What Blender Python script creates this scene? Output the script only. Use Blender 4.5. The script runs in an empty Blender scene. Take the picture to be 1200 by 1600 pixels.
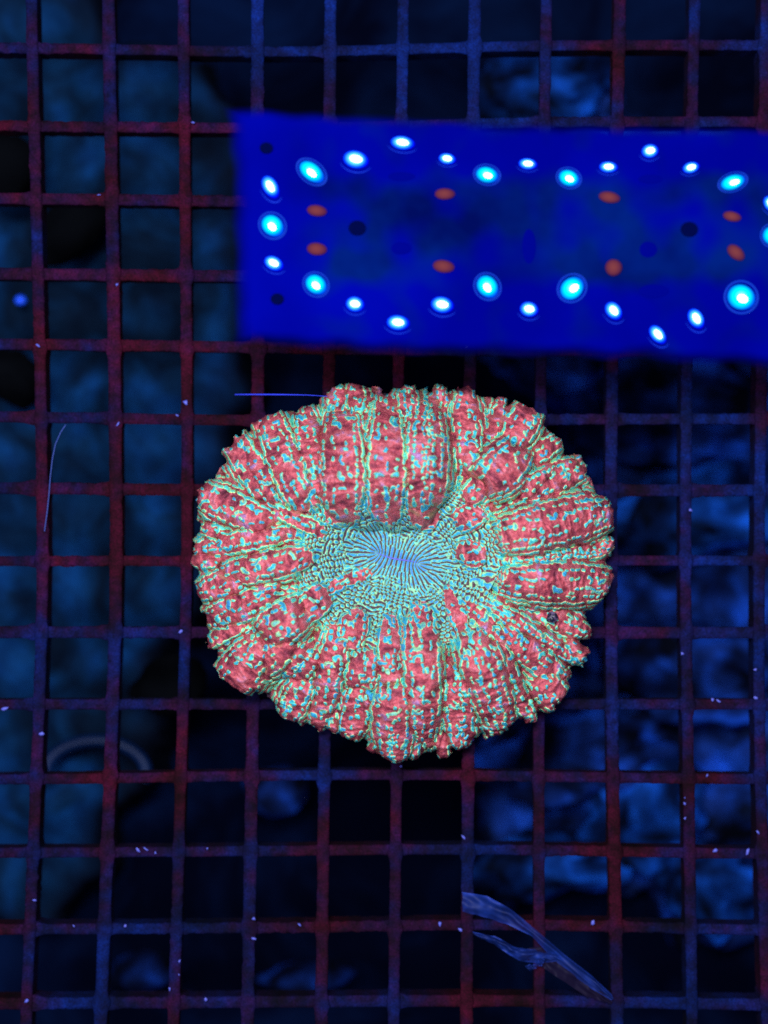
import bpy, bmesh, math, random
import numpy as np
from mathutils import Vector

random.seed(7)
RNG = np.random.default_rng(11)
SC = bpy.context.scene
COL = SC.collection

# ------------------------------------------------------------------ camera
S = 0.000136          # metres per photo pixel at the grid plane
D = 0.46              # camera height over the grid (m)
cam_d = bpy.data.cameras.new("camera")
cam = bpy.data.objects.new("camera", cam_d)
COL.objects.link(cam)
cam.location = (0, 0, D)
cam.rotation_euler = (0, 0, 0)
cam_d.sensor_fit = 'VERTICAL'
cam_d.sensor_height = 24.0
cam_d.lens = 24.0 * D / (1600 * S)
cam_d.clip_start = 0.01
cam_d.clip_end = 20
cam_d.dof.use_dof = True
cam_d.dof.focus_distance = D - 0.018
cam_d.dof.aperture_fstop = cam_d.lens / 1000 / 0.0095     # 9.5 mm pupil
SC.camera = cam

# ------------------------------------------------------------------ world and lamps
w = bpy.data.worlds.new("World")
SC.world = w
w.use_nodes = True
w.node_tree.nodes["Background"].inputs[0].default_value = (0.03, 0.08, 0.5, 1)
w.node_tree.nodes["Background"].inputs[1].default_value = 0.16


def area(name, loc, target, sx, sy, power, col):
    l = bpy.data.lights.new(name, 'AREA')
    l.shape = 'RECTANGLE'
    l.size, l.size_y = sx, sy
    l.energy = power
    l.color = col
    o = bpy.data.objects.new(name, l)
    COL.objects.link(o)
    o.location = loc
    o.rotation_euler = (Vector(target) - Vector(loc)).to_track_quat('-Z', 'Y').to_euler()
    return o


# the aquarium lamp hangs over the tank on the far side of the picture
area("aquarium_lamp", (-0.04, 0.115, 0.62), (0, 0.0, 0), 0.18, 0.06, 5.6, (0.88, 0.94, 1.0))
area("aquarium_lamp_side", (-0.22, -0.02, 0.52), (0, -0.0, 0), 0.10, 0.10, 1.2, (0.88, 0.94, 1.0))  # fill light added from the left, not a lamp of the tank
area("aquarium_lamp_far", (0.20, -0.10, 0.60), (0, -0.0, 0), 0.12, 0.12, 0.8, (0.88, 0.94, 1.0))  # weaker unseen fill added on the right to lift the shaded sides

SC.view_settings.view_transform = 'Standard'
SC.view_settings.look = 'None'
SC.view_settings.exposure = 0
SC.view_settings.gamma = 1
SC.cycles.use_adaptive_sampling = False
SC.cycles.max_bounces = 6
SC.cycles.use_denoising = False


# ------------------------------------------------------------------ helpers
def wx(px, z=0.0):
    return (px - 600.0) * S * (D - z) / D


def wy(py, z=0.0):
    return (800.0 - py) * S * (D - z) / D


def srgb(r, g, b):
    f = lambda c: (c / 255 / 12.92) if c / 255 <= 0.04045 else ((c / 255 + 0.055) / 1.055) ** 2.4
    return (f(r), f(g), f(b), 1.0)


def tag(o, label=None, cat=None, group=None, kind=None):
    if label: o["label"] = label
    if cat: o["category"] = cat
    if group: o["group"] = group
    if kind: o["kind"] = kind
    return o


def link(name, me, mat=None, parent=None, loc=None):
    o = bpy.data.objects.new(name, me)
    COL.objects.link(o)
    if mat is not None and me is not None and not me.materials:
        me.materials.append(mat)
    if parent: o.parent = parent
    if loc: o.location = loc
    return o


def empty(name, loc=(0, 0, 0)):
    o = bpy.data.objects.new(name, None)
    COL.objects.link(o)
    o.location = loc
    o.empty_display_size = 0.01
    return o


def np_mesh(name, V, F, smooth=True, attrs=None):
    """V (n,3), F (m,4) or (m,3) int arrays -> mesh"""
    V = np.asarray(V, np.float32); F = np.asarray(F, np.int32)
    me = bpy.data.meshes.new(name)
    k = F.shape[1]
    me.vertices.add(len(V)); me.vertices.foreach_set("co", V.ravel())
    me.loops.add(F.size); me.loops.foreach_set("vertex_index", F.ravel())
    me.polygons.add(len(F))
    me.polygons.foreach_set("loop_start", np.arange(0, F.size, k, dtype=np.int32))
    me.update(calc_edges=True)
    me.validate()
    if smooth:
        me.polygons.foreach_set("use_smooth", np.ones(len(F), bool))
    for an, av in (attrs or {}).items():
        a = me.attributes.new(an, 'FLOAT', 'POINT')
        a.data.foreach_set("value", np.asarray(av, np.float32))
    return me


def bm_mesh(name, bm, smooth=True):
    me = bpy.data.meshes.new(name)
    bm.normal_update()
    bm.to_mesh(me); bm.free()
    if smooth:
        me.polygons.foreach_set("use_smooth", np.ones(len(me.polygons), bool))
    return me


_perm = RNG.permutation(4096)
_ga = RNG.uniform(0, 2 * np.pi, 4096)


def perlin(x, y, seed=0):
    x = np.asarray(x, float) + seed * 17.31; y = np.asarray(y, float) - seed * 9.17
    xi = np.floor(x).astype(int); yi = np.floor(y).astype(int)
    xf = x - xi; yf = y - yi
    u = xf * xf * xf * (xf * (xf * 6 - 15) + 10); v = yf * yf * yf * (yf * (yf * 6 - 15) + 10)

    def g(ix, iy, dx, dy):
        a = _ga[_perm[(_perm[ix & 4095] + iy) & 4095]]
        return np.cos(a) * dx + np.sin(a) * dy
    n00 = g(xi, yi, xf, yf); n10 = g(xi + 1, yi, xf - 1, yf)
    n01 = g(xi, yi + 1, xf, yf - 1); n11 = g(xi + 1, yi + 1, xf - 1, yf - 1)
    return ((n00 * (1 - u) + n10 * u) * (1 - v) + (n01 * (1 - u) + n11 * u) * v) * 1.5


def sstep(a, b, x):
    t = np.clip((x - a) / (b - a), 0, 1)
    return t * t * (3 - 2 * t)


# ------------------------------------------------------------------ materials
def new_mat(name):
    m = bpy.data.materials.new(name)
    m.use_nodes = True
    nt = m.node_tree
    return m, nt, nt.nodes, nt.links, nt.nodes["Principled BSDF"]


def mixrgb(nt, fac, a, b, blend='MIX'):
    n = nt.nodes.new("ShaderNodeMix")
    n.data_type = 'RGBA'; n.blend_type = blend
    for sock, val in ((n.inputs[0], fac), (n.inputs[6], a), (n.inputs[7], b)):
        if isinstance(val, bpy.types.NodeSocket): nt.links.new(val, sock)
        else: sock.default_value = val
    return n.outputs[2]


def attr(nt, name):
    n = nt.nodes.new("ShaderNodeAttribute"); n.attribute_name = name
    return n.outputs["Fac"]


def noise(nt, scale, detail=3, rough=0.55, coord="Object", dist=0.0):
    tc = nt.nodes.new("ShaderNodeTexCoord")
    n = nt.nodes.new("ShaderNodeTexNoise")
    n.inputs["Scale"].default_value = scale
    n.inputs["Detail"].default_value = detail
    n.inputs["Roughness"].default_value = rough
    n.inputs["Distortion"].default_value = dist
    nt.links.new(tc.outputs[coord], n.inputs["Vector"])
    return n.outputs["Fac"]


def ramp(nt, fac, stops, interp='LINEAR'):
    n = nt.nodes.new("ShaderNodeValToRGB")
    n.color_ramp.interpolation = interp
    els = n.color_ramp.elements
    while len(els) < len(stops): els.new(0.5)
    for e, (p, c) in zip(els, stops):
        e.position = p; e.color = c
    nt.links.new(fac, n.inputs[0])
    return n.outputs[0]


def bump(nt, height, strength, dist, bsdf):
    b = nt.nodes.new("ShaderNodeBump")
    b.inputs["Strength"].default_value = strength
    b.inputs["Distance"].default_value = dist
    nt.links.new(height, b.inputs["Height"])
    nt.links.new(b.outputs[0], bsdf.inputs["Normal"])


def simple(name, col, rough=0.6, spec=0.3):
    m, nt, N, L, B = new_mat(name)
    B.inputs["Base Color"].default_value = col
    B.inputs["Roughness"].default_value = rough
    B.inputs["Specular IOR Level"].default_value = spec
    return m


def emit(name, col, strength, base=(0.0, 0.02, 0.3, 1)):
    m, nt, N, L, B = new_mat(name)
    B.inputs["Base Color"].default_value = base
    B.inputs["Roughness"].default_value = 0.6
    B.inputs["Specular IOR Level"].default_value = 0.1
    B.inputs["Emission Color"].default_value = col
    B.inputs["Emission Strength"].default_value = strength
    return m


# plastic grid with red and blue films
M_grid, nt, N, L, B = new_mat("grid_plastic_with_algae_film")
film = attr(nt, "film"); lum = attr(nt, "lum")
c = ramp(nt, film, [(0.0, (0.0014, 0.013, 0.110, 1)), (0.34, (0.0060, 0.006, 0.056, 1)),
                    (0.56, (0.017, 0.0026, 0.030, 1)), (1.0, (0.045, 0.0014, 0.0110, 1))])
g = noise(nt, 2600, 2, 0.7)
c = mixrgb(nt, 0.75, c, ramp(nt, g, [(0.30, (0.15, 0.15, 0.25, 1)), (0.72, (1.4, 1.3, 1.6, 1))]), 'MULTIPLY')
c = mixrgb(nt, 1.0, c, lum, 'MULTIPLY')
c = mixrgb(nt, 1.0, c, ramp(nt, noise(nt, 420, 5, 0.75), [(0.34, (0.30, 0.30, 0.34, 1)), (0.62, (0.95, 0.95, 1.0, 1))]), 'MULTIPLY')
L.new(c, B.inputs["Base Color"])
B.inputs["Roughness"].default_value = 0.85
B.inputs["Specular IOR Level"].default_value = 0.08
bump(nt, noise(nt, 1500, 4, 0.7), 0.6, 0.0004, B)

# coral tissue
M_coral, nt, N, L, B = new_mat("coral_tissue")
bead = attr(nt, "bead"); hue = attr(nt, "hue"); strk = attr(nt, "streak"); disc = attr(nt, "disc"); seam = attr(nt, "seam")
red = ramp(nt, strk, [(0.05, (0.13, 0.020, 0.042, 1)), (0.30, (0.33, 0.052, 0.085, 1)),
                      (0.54, (0.56, 0.092, 0.118, 1)), (0.76, (0.62, 0.16, 0.20, 1)), (0.96, (0.40, 0.19, 0.42, 1))])
fine = noise(nt, 1900, 4, 0.65, dist=0.6)
red = mixrgb(nt, 0.7, red, ramp(nt, fine, [(0.30, (0.35, 0.3, 0.4, 1)), (0.52, (1, 1, 1, 1)), (0.72, (1.35, 1.5, 1.6, 1))]), 'MULTIPLY')
base = mixrgb(nt, disc, red, (0.10, 0.045, 0.075, 1))
base = mixrgb(nt, seam, base, (0.42, 0.42, 0.16, 1))
rimc = mixrgb(nt, hue, (0.66, 0.80, 0.24, 1), (0.12, 0.54, 0.42, 1))
corec = ramp(nt, hue, [(0.0, (0.20, 0.70, 0.46, 1)), (0.35, (0.07, 0.60, 0.58, 1)),
                       (0.7, (0.025, 0.38, 0.62, 1)), (1.0, (0.07, 0.22, 0.66, 1))])
f1 = ramp(nt, bead, [(0.10, (0, 0, 0, 1)), (0.30, (1, 1, 1, 1))])
f2 = ramp(nt, bead, [(0.40, (0, 0, 0, 1)), (0.62, (1, 1, 1, 1))])
c = mixrgb(nt, f1, base, rimc)
c = mixrgb(nt, f2, c, corec)
L.new(c, B.inputs["Base Color"])
B.inputs["Roughness"].default_value = 0.5
B.inputs["Specular IOR Level"].default_value = 0.25
bump(nt, fine, 0.6, 0.0006, B)
B.inputs["Subsurface Weight"].default_value = 0.2
B.inputs["Subsurface Radius"].default_value = (1.0, 0.45, 0.4)
B.inputs["Subsurface Scale"].default_value = 0.0010

M_mouth = simple("mouth_lip", (0.10, 0.09, 0.42, 1), 0.45)
M_skel, nt, N, L, B = new_mat("coral_skeleton_dark")
L.new(ramp(nt, noise(nt, 900, 4), [(0.3, (0.010, 0.006, 0.016, 1)), (0.75, (0.05, 0.02, 0.05, 1))]), B.inputs["Base Color"])
B.inputs["Roughness"].default_value = 0.9


# ------------------------------------------------------------------ setting: tank floor far under the grid
ZF = -0.115
M_floor, nt, N, L, B = new_mat("tank_floor_dark_glass")
L.new(ramp(nt, noise(nt, 22, 4, 0.6, dist=0.8), [(0.42, (0.0008, 0.0014, 0.007, 1)), (0.75, (0.002, 0.008, 0.040, 1))]), B.inputs["Base Color"])  # deep shade and blue water haze put into the floor colour
B.inputs["Roughness"].default_value = 0.9
B.inputs["Specular IOR Level"].default_value = 0.0
fl = np_mesh("tank_floor", [(-0.6, -0.6, ZF), (0.6, -0.6, ZF), (0.6, 0.6, ZF), (-0.6, 0.6, ZF)], [(0, 1, 2, 3)], False)
tag(link("tank_floor", fl, M_floor), "dark tank bottom far below the grid", kind="structure")

M_sand, nt, N, L, B = new_mat("pale_blue_sediment_bed")
n1 = noise(nt, 34, 3, 0.55, dist=1.6); n2 = noise(nt, 110, 4, 0.65)
c = ramp(nt, n1, [(0.36, (0.0010, 0.006, 0.020, 1)), (0.50, (0.0014, 0.016, 0.058, 1)), (0.66, (0.0020, 0.034, 0.150, 1))])
c = mixrgb(nt, 0.5, c, ramp(nt, n2, [(0.38, (0.35, 0.3, 0.35, 1)), (0.66, (1.5, 1.45, 1.3, 1))]), 'MULTIPLY')
c = mixrgb(nt, attr(nt, "thin"), c, (0.0012, 0.0030, 0.010, 1))
L.new(c, B.inputs["Base Color"])
B.inputs["Roughness"].default_value = 0.9
B.inputs["Specular IOR Level"].default_value = 0.05


def bed(name, outline_px, z, mat, amp=0.006, seed=1, step=14):
    """an irregular low mound whose outline (photo px at depth z) fades down to the floor"""
    P = np.array(outline_px, float)
    x0, y0 = P.min(0) - 60; x1, y1 = P.max(0) + 60
    X, Y = np.meshgrid(np.arange(x0, x1, step), np.arange(y0, y1, step))
    # signed distance to polygon
    inside = np.zeros(X.shape, bool); dist = np.full(X.shape, 1e9)
    n = len(P)
    for i in range(n):
        a, b = P[i], P[(i + 1) % n]
        cond = ((a[1] > Y) != (b[1] > Y)) & (X < (b[0] - a[0]) * (Y - a[1]) / (b[1] - a[1] + 1e-9) + a[0])
        inside ^= cond
        e = b - a; t = np.clip(((X - a[0]) * e[0] + (Y - a[1]) * e[1]) / (e @ e), 0, 1)
        dist = np.minimum(dist, np.hypot(X - a[0] - t * e[0], Y - a[1] - t * e[1]))
    sd = np.where(inside, dist, -dist) + 34 * perlin(X / 90, Y / 90, seed) + 12 * perlin(X / 30, Y / 30, seed + 1)
    Z = z + amp * perlin(X / 110, Y / 110, seed + 3) + amp * .4 * perlin(X / 40, Y / 40, seed + 5) - (1 - sstep(-22, 18, sd)) * (z - ZF + 0.02)
    ny, nx = X.shape
    V = np.stack([wx(X, z), wy(Y, z), Z], -1).reshape(-1, 3)
    idx = np.arange(ny * nx).reshape(ny, nx)
    F = np.stack([idx[:-1, :-1], idx[1:, :-1], idx[1:, 1:], idx[:-1, 1:]], -1).reshape(-1, 4)
    keep = (sd.ravel()[F] > -30).any(1)
    F = F[keep]
    u, inv = np.unique(F, return_inverse=True)
    thin = 1 - sstep(0, 95, sd)
    return link(name, np_mesh(name, V[u], inv.reshape(F.shape), True, {"thin": thin.ravel()[u]}), mat)


tag(bed("sediment_bed", [(-140, -150), (150, -150), (180, 60), (330, 70), (400, 260), (395, 560), (370, 660), (330, 800), (350, 900),
                         (310, 1000), (240, 1060), (265, 1160), (215, 1240), (170, 1350), (120, 1450), (-40, 1470), (-140, 1440)], -0.085, M_sand, seed=2),
    "pale blue blurred bed of sediment under the grid", kind="structure")

# ------------------------------------------------------------------ rocks under the grid
def rock_mat(name, dark, mid, light, scale):
    m, nt, N, L, B = new_mat(name)
    a = noise(nt, scale, 3, 0.5, dist=0.4); b = noise(nt, scale * 0.45, 2, 0.5)
    c = ramp(nt, a, [(0.36, dark), (0.52, mid), (0.72, light)])
    c = mixrgb(nt, 0.85, c, ramp(nt, b, [(0.40, (0.12, 0.12, 0.14, 1)), (0.62, (1.5, 1.5, 1.5, 1))]), 'MULTIPLY')
    L.new(c, B.inputs["Base Color"])
    B.inputs["Roughness"].default_value = 0.9
    B.inputs["Specular IOR Level"].default_value = 0.05
    return m


M_rock = rock_mat("live_rock_blue", (0.001, 0.006, 0.026, 1), (0.003, 0.042, 0.27, 1), (0.008, 0.14, 0.95, 1), 80)
M_rockd = rock_mat("live_rock_violet", (0.002, 0.005, 0.022, 1), (0.005, 0.024, 0.17, 1), (0.008, 0.075, 0.60, 1), 95)
M_black = simple("dark_shard_stone", (0.0012, 0.0016, 0.003, 1), 0.9, 0.03)


def rock(name, px, py, z, rx, ry, rz, rot, mat, seed, rough=0.28, sub=4):
    bm = bmesh.new()
    bmesh.ops.create_icosphere(bm, subdivisions=sub, radius=1.0)
    for v in bm.verts:
        p = v.co.copy(); k = 1.0
        th = math.atan2(p.y, p.x)
        k += rough * float(perlin(p.x * 1.3 + p.z, p.y * 1.3 - p.z, seed))
        k += rough * .6 * float(perlin(p.x * 3 + 2 * p.z, p.y * 3 + p.z, seed + 2))
        k += rough * .3 * float(perlin(p.x * 7 + 3 * p.z, p.y * 7 - 5 * p.z, seed + 4))
        v.co = Vector((p.x * rx * S * k, p.y * ry * S * k, p.z * rz * S * k))
    o = link(name, bm_mesh(name, bm), mat, loc=(wx(px, z), wy(py, z), z))
    o.rotation_euler = (0, 0, math.radians(rot))
    return o


zr = -0.090
tag(bed("rubble_bed", [(760, 120), (950, 90), (960, 190), (1240, 200), (1340, 540), (1340, 1480), (1150, 1500), (1060, 1480), (1000, 1400), (800, 1410), (735, 1330), (770, 1220), (740, 1160), (900, 1040), (930, 900), (880, 640), (760, 560), (730, 300)],
        -0.100, M_rockd, 0.010, 8, 9), "dim mottled blue rubble under the grid beside the coral", kind="structure")
for px, py, rx, ry, rot, mt, lab in [
        (850, 145, 110, 62, 8, M_rock, "pale blue rock under the grid above the light panel"),
        (1060, 640, 190, 95, -10, M_rockd, "dim mottled rock under the grid just below the light panel's end"),
        (1090, 800, 170, 80, 12, M_rock, "mottled blue rock under the grid beside the coral's wide shoulder"),
        (1075, 1050, 150, 85, -15, M_rockd, "dim rock under the grid beside the coral's lower edge"),
        (905, 1180, 150, 80, 10, M_rockd, "blotchy dark blue rock under the grid below the coral's right flank"),
        (1010, 1275, 95, 85, 35, M_rock, "bright blue patchy rock under the grid near the bottom right"),
        (870, 1350, 140, 50, 8, M_rock, "low blue rock under the grid right above the ribbon of algae"),
        (1110, 1390, 90, 70, -30, M_rock, "small blue rock under the grid's bottom right corner cells")]:
    tag(rock("live_rock", px, py, zr, rx * 1.1, ry * 1.1, 90, rot, mt, px % 37, 0.35), lab, "rock", "rocks lying under the grid")
for px, py, rx, ry, rot, lab in [
        (0, 265, 62, 70, 30, "black stone under the grid at the upper left border"),
        (105, 360, 48, 80, -48, "black wedge of stone under the grid on the sediment"),
        (20, 590, 60, 42, -40, "dark stone under the second grid row of the left border"),
        (265, 1070, 70, 52, 15, "dark stone under the grid at the coral's lower left edge")]:
    tag(rock("dark_stone", px, py, -0.066, rx, ry, 60, rot, M_black, int(px) % 31 + 3, 0.22, 3), lab, "stone", "dark stones on the sediment")

for px, py, rx, ry, lab in [(225, 1515, 70, 34, "dim teal stone under the grid at the lower left"), (480, 1525, 90, 30, "dim bluish stone under the grid's bottom edge"),
                            (430, 1235, 60, 50, "faint dark blue stone under the grid below the coral's lower left")]:
    tag(rock("dim_stone", px, py, zr, rx, ry, 50, 5, M_rockd, px % 23, 0.25, 3), lab, "stone", "dim stones on the tank bottom")
M_glint = simple("blue_pebble", (0.01, 0.09, 1.0, 1), 0.4, 0.3)  # blurred blue highlight put into the colour of a small ball
tag(rock("blue_pebble", 32, 469, -0.074, 11, 9, 9, 0, M_glint, 5, 0.1, 2), "bright blue pebble on the sediment under the left border cells", "pebble")

# curved pipe end at the lower left
def tube(name, pts, rad, mat, seg=12, parent=None, close=False):
    pts = [Vector(p) for p in pts]
    V = []; F = []
    n = len(pts)
    for i, p in enumerate(pts):
        t = (pts[min(i + 1, n - 1)] - pts[max(i - 1, 0)]).normalized()
        a = t.cross(Vector((0, 0, 1)))
        if a.length < 1e-4: a = Vector((1, 0, 0))
        a.normalize(); b = t.cross(a).normalized()
        r = rad(i / (n - 1)) if callable(rad) else rad
        for k in range(seg):
            ang = 2 * math.pi * k / seg
            V.append(p + a * (r * math.cos(ang)) + b * (r * math.sin(ang)))
    for i in range(n - 1):
        for k in range(seg):
            F.append((i * seg + k, i * seg + (k + 1) % seg, (i + 1) * seg + (k + 1) % seg, (i + 1) * seg + k))
    return link(name, np_mesh(name, V, F), mat, parent)


M_pipe = simple("blue_pipe", (0.0010, 0.012, 0.065, 1), 0.5, 0.2)
zp = -0.07
arc = [(wx(150 + 78 * math.cos(a), zp), wy(1205 - 48 * math.sin(a), zp), zp) for a in np.linspace(-0.3, math.pi + 0.3, 26)]
tag(tube("curved_hose", arc, 0.0016, M_pipe), "curved blue hose blurred under the grid at the lower left", "hose")

# ------------------------------------------------------------------ the egg crate grid
RY = np.array([-60, 0, 600, 900, 1150, 1590, 1660], float)
CX = np.array([[-72, -72, -52, -49, -56, -77, -80], [47, 48, 63, 67, 59, 40, 37], [168, 169, 179, 182, 174, 157, 153], [286, 286, 292, 292, 284, 271, 268],
               [402, 402, 403, 400, 394, 387, 385], [517, 516, 514, 511, 507, 502, 501], [631, 630, 622, 621, 620, 615, 614],
               [743, 742, 734, 733, 732, 729, 728], [855, 854, 845, 843, 842, 843, 843], [971, 969, 956, 955, 957, 965, 966],
               [1088, 1086, 1073, 1071, 1075, 1082, 1083], [1201, 1197, 1190, 1186, 1187, 1199, 1201], [1316, 1312, 1306, 1302, 1303, 1316, 1318]], float)
RX = np.array([-80, 100, 400, 560, 700, 900, 1150, 1320], float)
CY = np.array([[-44, -44, -40, -42, -46, -50, -50, -50], [72, 74, 80, 78, 73, 69, 69, 70], [194, 197, 199, 198, 193, 189, 189, 190], [308, 310, 314, 314, 311, 308, 308, 308],
               [426, 428, 431, 432, 430, 428, 428, 428], [536, 538, 542, 545, 546, 547, 548, 548], [650, 652, 657, 657, 656, 655, 654, 653],
               [762, 763, 767, 767, 767, 766, 766, 766], [877, 877, 877, 877, 877, 876, 876, 876], [988, 988, 989, 989, 989, 989, 989, 989],
               [1102, 1101, 1101, 1101, 1101, 1101, 1101, 1102], [1219, 1218, 1213, 1211, 1212, 1215, 1218, 1219],
               [1334, 1333, 1331, 1329, 1328, 1330, 1335, 1336], [1454, 1453, 1451, 1449, 1446, 1447, 1454, 1456], [1570, 1569, 1567, 1566, 1565, 1566, 1571, 1573], [1686, 1685, 1683, 1682, 1681, 1682, 1687, 1689]], float)


def smooth_interp(x, xp, fp):
    # gentle interpolation: linear then averaged over a window
    acc = 0
    for d in (-90, -45, 0, 45, 90):
        acc = acc + np.interp(x + d, xp, fp)
    return acc / 5


def film_at(px, py):
    red = 0.55 + 0.50 * perlin(px / 210, py / 210, 3) + 0.42 * perlin(px / 70, py / 70, 5) + 0.16 * perlin(px / 16, py / 16, 6)
    red += 0.42 * np.exp(-((px - 250) / 200) ** 2 - ((py - 620) / 330) ** 2)          # red algae is thickest left of the middle
    red -= 0.75 * np.exp(-((px - 590) / 260) ** 2 - ((py - 60) / 150) ** 2)           # clean blue plastic at the top
    red += 0.25 * np.exp(-((px - 960) / 60) ** 2 - ((py - 1280) / 200) ** 2)
    red -= 0.35 * np.exp(-((px - 1150) / 120) ** 2 - ((py - 800) / 260) ** 2)
    red -= 0.22 * np.exp(-((px - 230) / 180) ** 2 - ((py - 1430) / 130) ** 2)
    red -= 0.65 * np.exp(-((px - 1100) / 130) ** 2 - ((py - 1570) / 45) ** 2)
    return np.clip(red, 0, 1)


def bar_mesh(name, cx, cy, tx, ty, halfw, ztop, depth, seed, along, cross):
    """a strip of eggcrate following the centre line (photo px); rounded crusted top, tapering sides"""
    n = len(cx)
    prof = [(-0.62, -1.0), (-0.72, -0.75), (-0.82, -0.45), (-0.92, -0.2), (-1.0, -0.05), (-0.94, -0.008), (-0.5, 0.0), (0.0, 0.002), (0.5, 0.0), (0.94, -0.008), (1.0, -0.05),
            (0.92, -0.2), (0.82, -0.45), (0.72, -0.75), (0.62, -1.0)]
    V = np.zeros((n, len(prof), 3)); film = np.zeros((n, len(prof))); lum = np.zeros((n, len(prof)))
    s = np.arange(n)
    flare = 1 + 0.42 * np.exp(-(np.abs(along[:, None] - cross[None, :]).min(1) / 11.0) ** 2) * np.clip(0.6 + 1.2 * perlin(s / 23, s * 0 + .5, seed + 7), 0.1, 1.3)
    for k, (o, d) in enumerate(prof):
        crust = np.clip(0.5 + 1.2 * perlin(s / 50, s * 0 + .3, seed + 11), 0.15, 1.3)
        wob = 1 + 0.10 * perlin(s / 15 + 31 * k, s * 0 + seed, seed) + crust * (0.16 * perlin(s / 4.3, s * 0 + k * .7, seed + 3) + 0.14 * perlin(s / 1.7, s * 0 + k * 1.7, seed + 4))
        off = o * halfw * wob * flare
        px = cx + tx * off; py = cy + ty * off
        z = ztop + d * depth + (crust * 0.00035 * perlin(s / 3, s * 0 + k * 1.3, seed + 9) if d > -0.1 else 0)
        V[:, k, 0] = wx(px); V[:, k, 1] = wy(py); V[:, k, 2] = z
        film[:, k] = film_at(px, py)
        lum[:, k] = 0.95 + 0.55 * perlin(px / 90, py / 90, 21) + 0.3 * perlin(px / 20, py / 20, 22) - 0.2 * sstep(1150, 1400, py)
    idx = np.arange(n * len(prof)).reshape(n, len(prof))
    F = np.stack([idx[:-1, :-1], idx[:-1, 1:], idx[1:, 1:], idx[1:, :-1]], -1).reshape(-1, 4)
    return np_mesh(name, V.reshape(-1, 3), F, True, {"film": film.ravel(), "lum": np.clip(lum, 0.25, 1.6).ravel()})


grid = tag(empty("egg_crate_grid", (0, 0, 0)), "square-celled plastic egg crate grid crusted with red and blue film under the coral", "grid")
GD = 0.0095
for i in range(len(CX)):
    yy = np.arange(-60, 1661, 3.0)
    xx = smooth_interp(yy, RY, CX[i])
    link("bar", bar_mesh("bar", xx, yy, np.ones_like(xx), np.zeros_like(xx), 9.6 + 1.0 * random.uniform(-1, 1), 0.0, GD, 40 + i, yy, CY.mean(1)), M_grid, grid)
for j in range(len(CY)):
    xx = np.arange(-80, 1321, 3.0)
    yy = smooth_interp(xx, RX, CY[j])
    link("crossbar", bar_mesh("crossbar", xx, yy, np.zeros_like(xx), -np.ones_like(xx), 8.6 + 0.8 * random.uniform(-1, 1), -0.0006, GD - 0.0012, 80 + j, xx, CX.mean(1)), M_grid, grid)

# ------------------------------------------------------------------ the coral
CC = (620.0, 880.0)
OUT_A = np.radians(np.arange(0, 361, 15))
OUT_R = np.array([342, 316, 330, 330, 303, 308, 307, 280, 300, 300, 318, 315, 322, 322, 318, 307, 285, 288, 270, 284, 300, 318, 327, 342, 342], float)
M1, M2 = np.array([588.0, 863.0]), np.array([654.0, 881.0])

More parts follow.
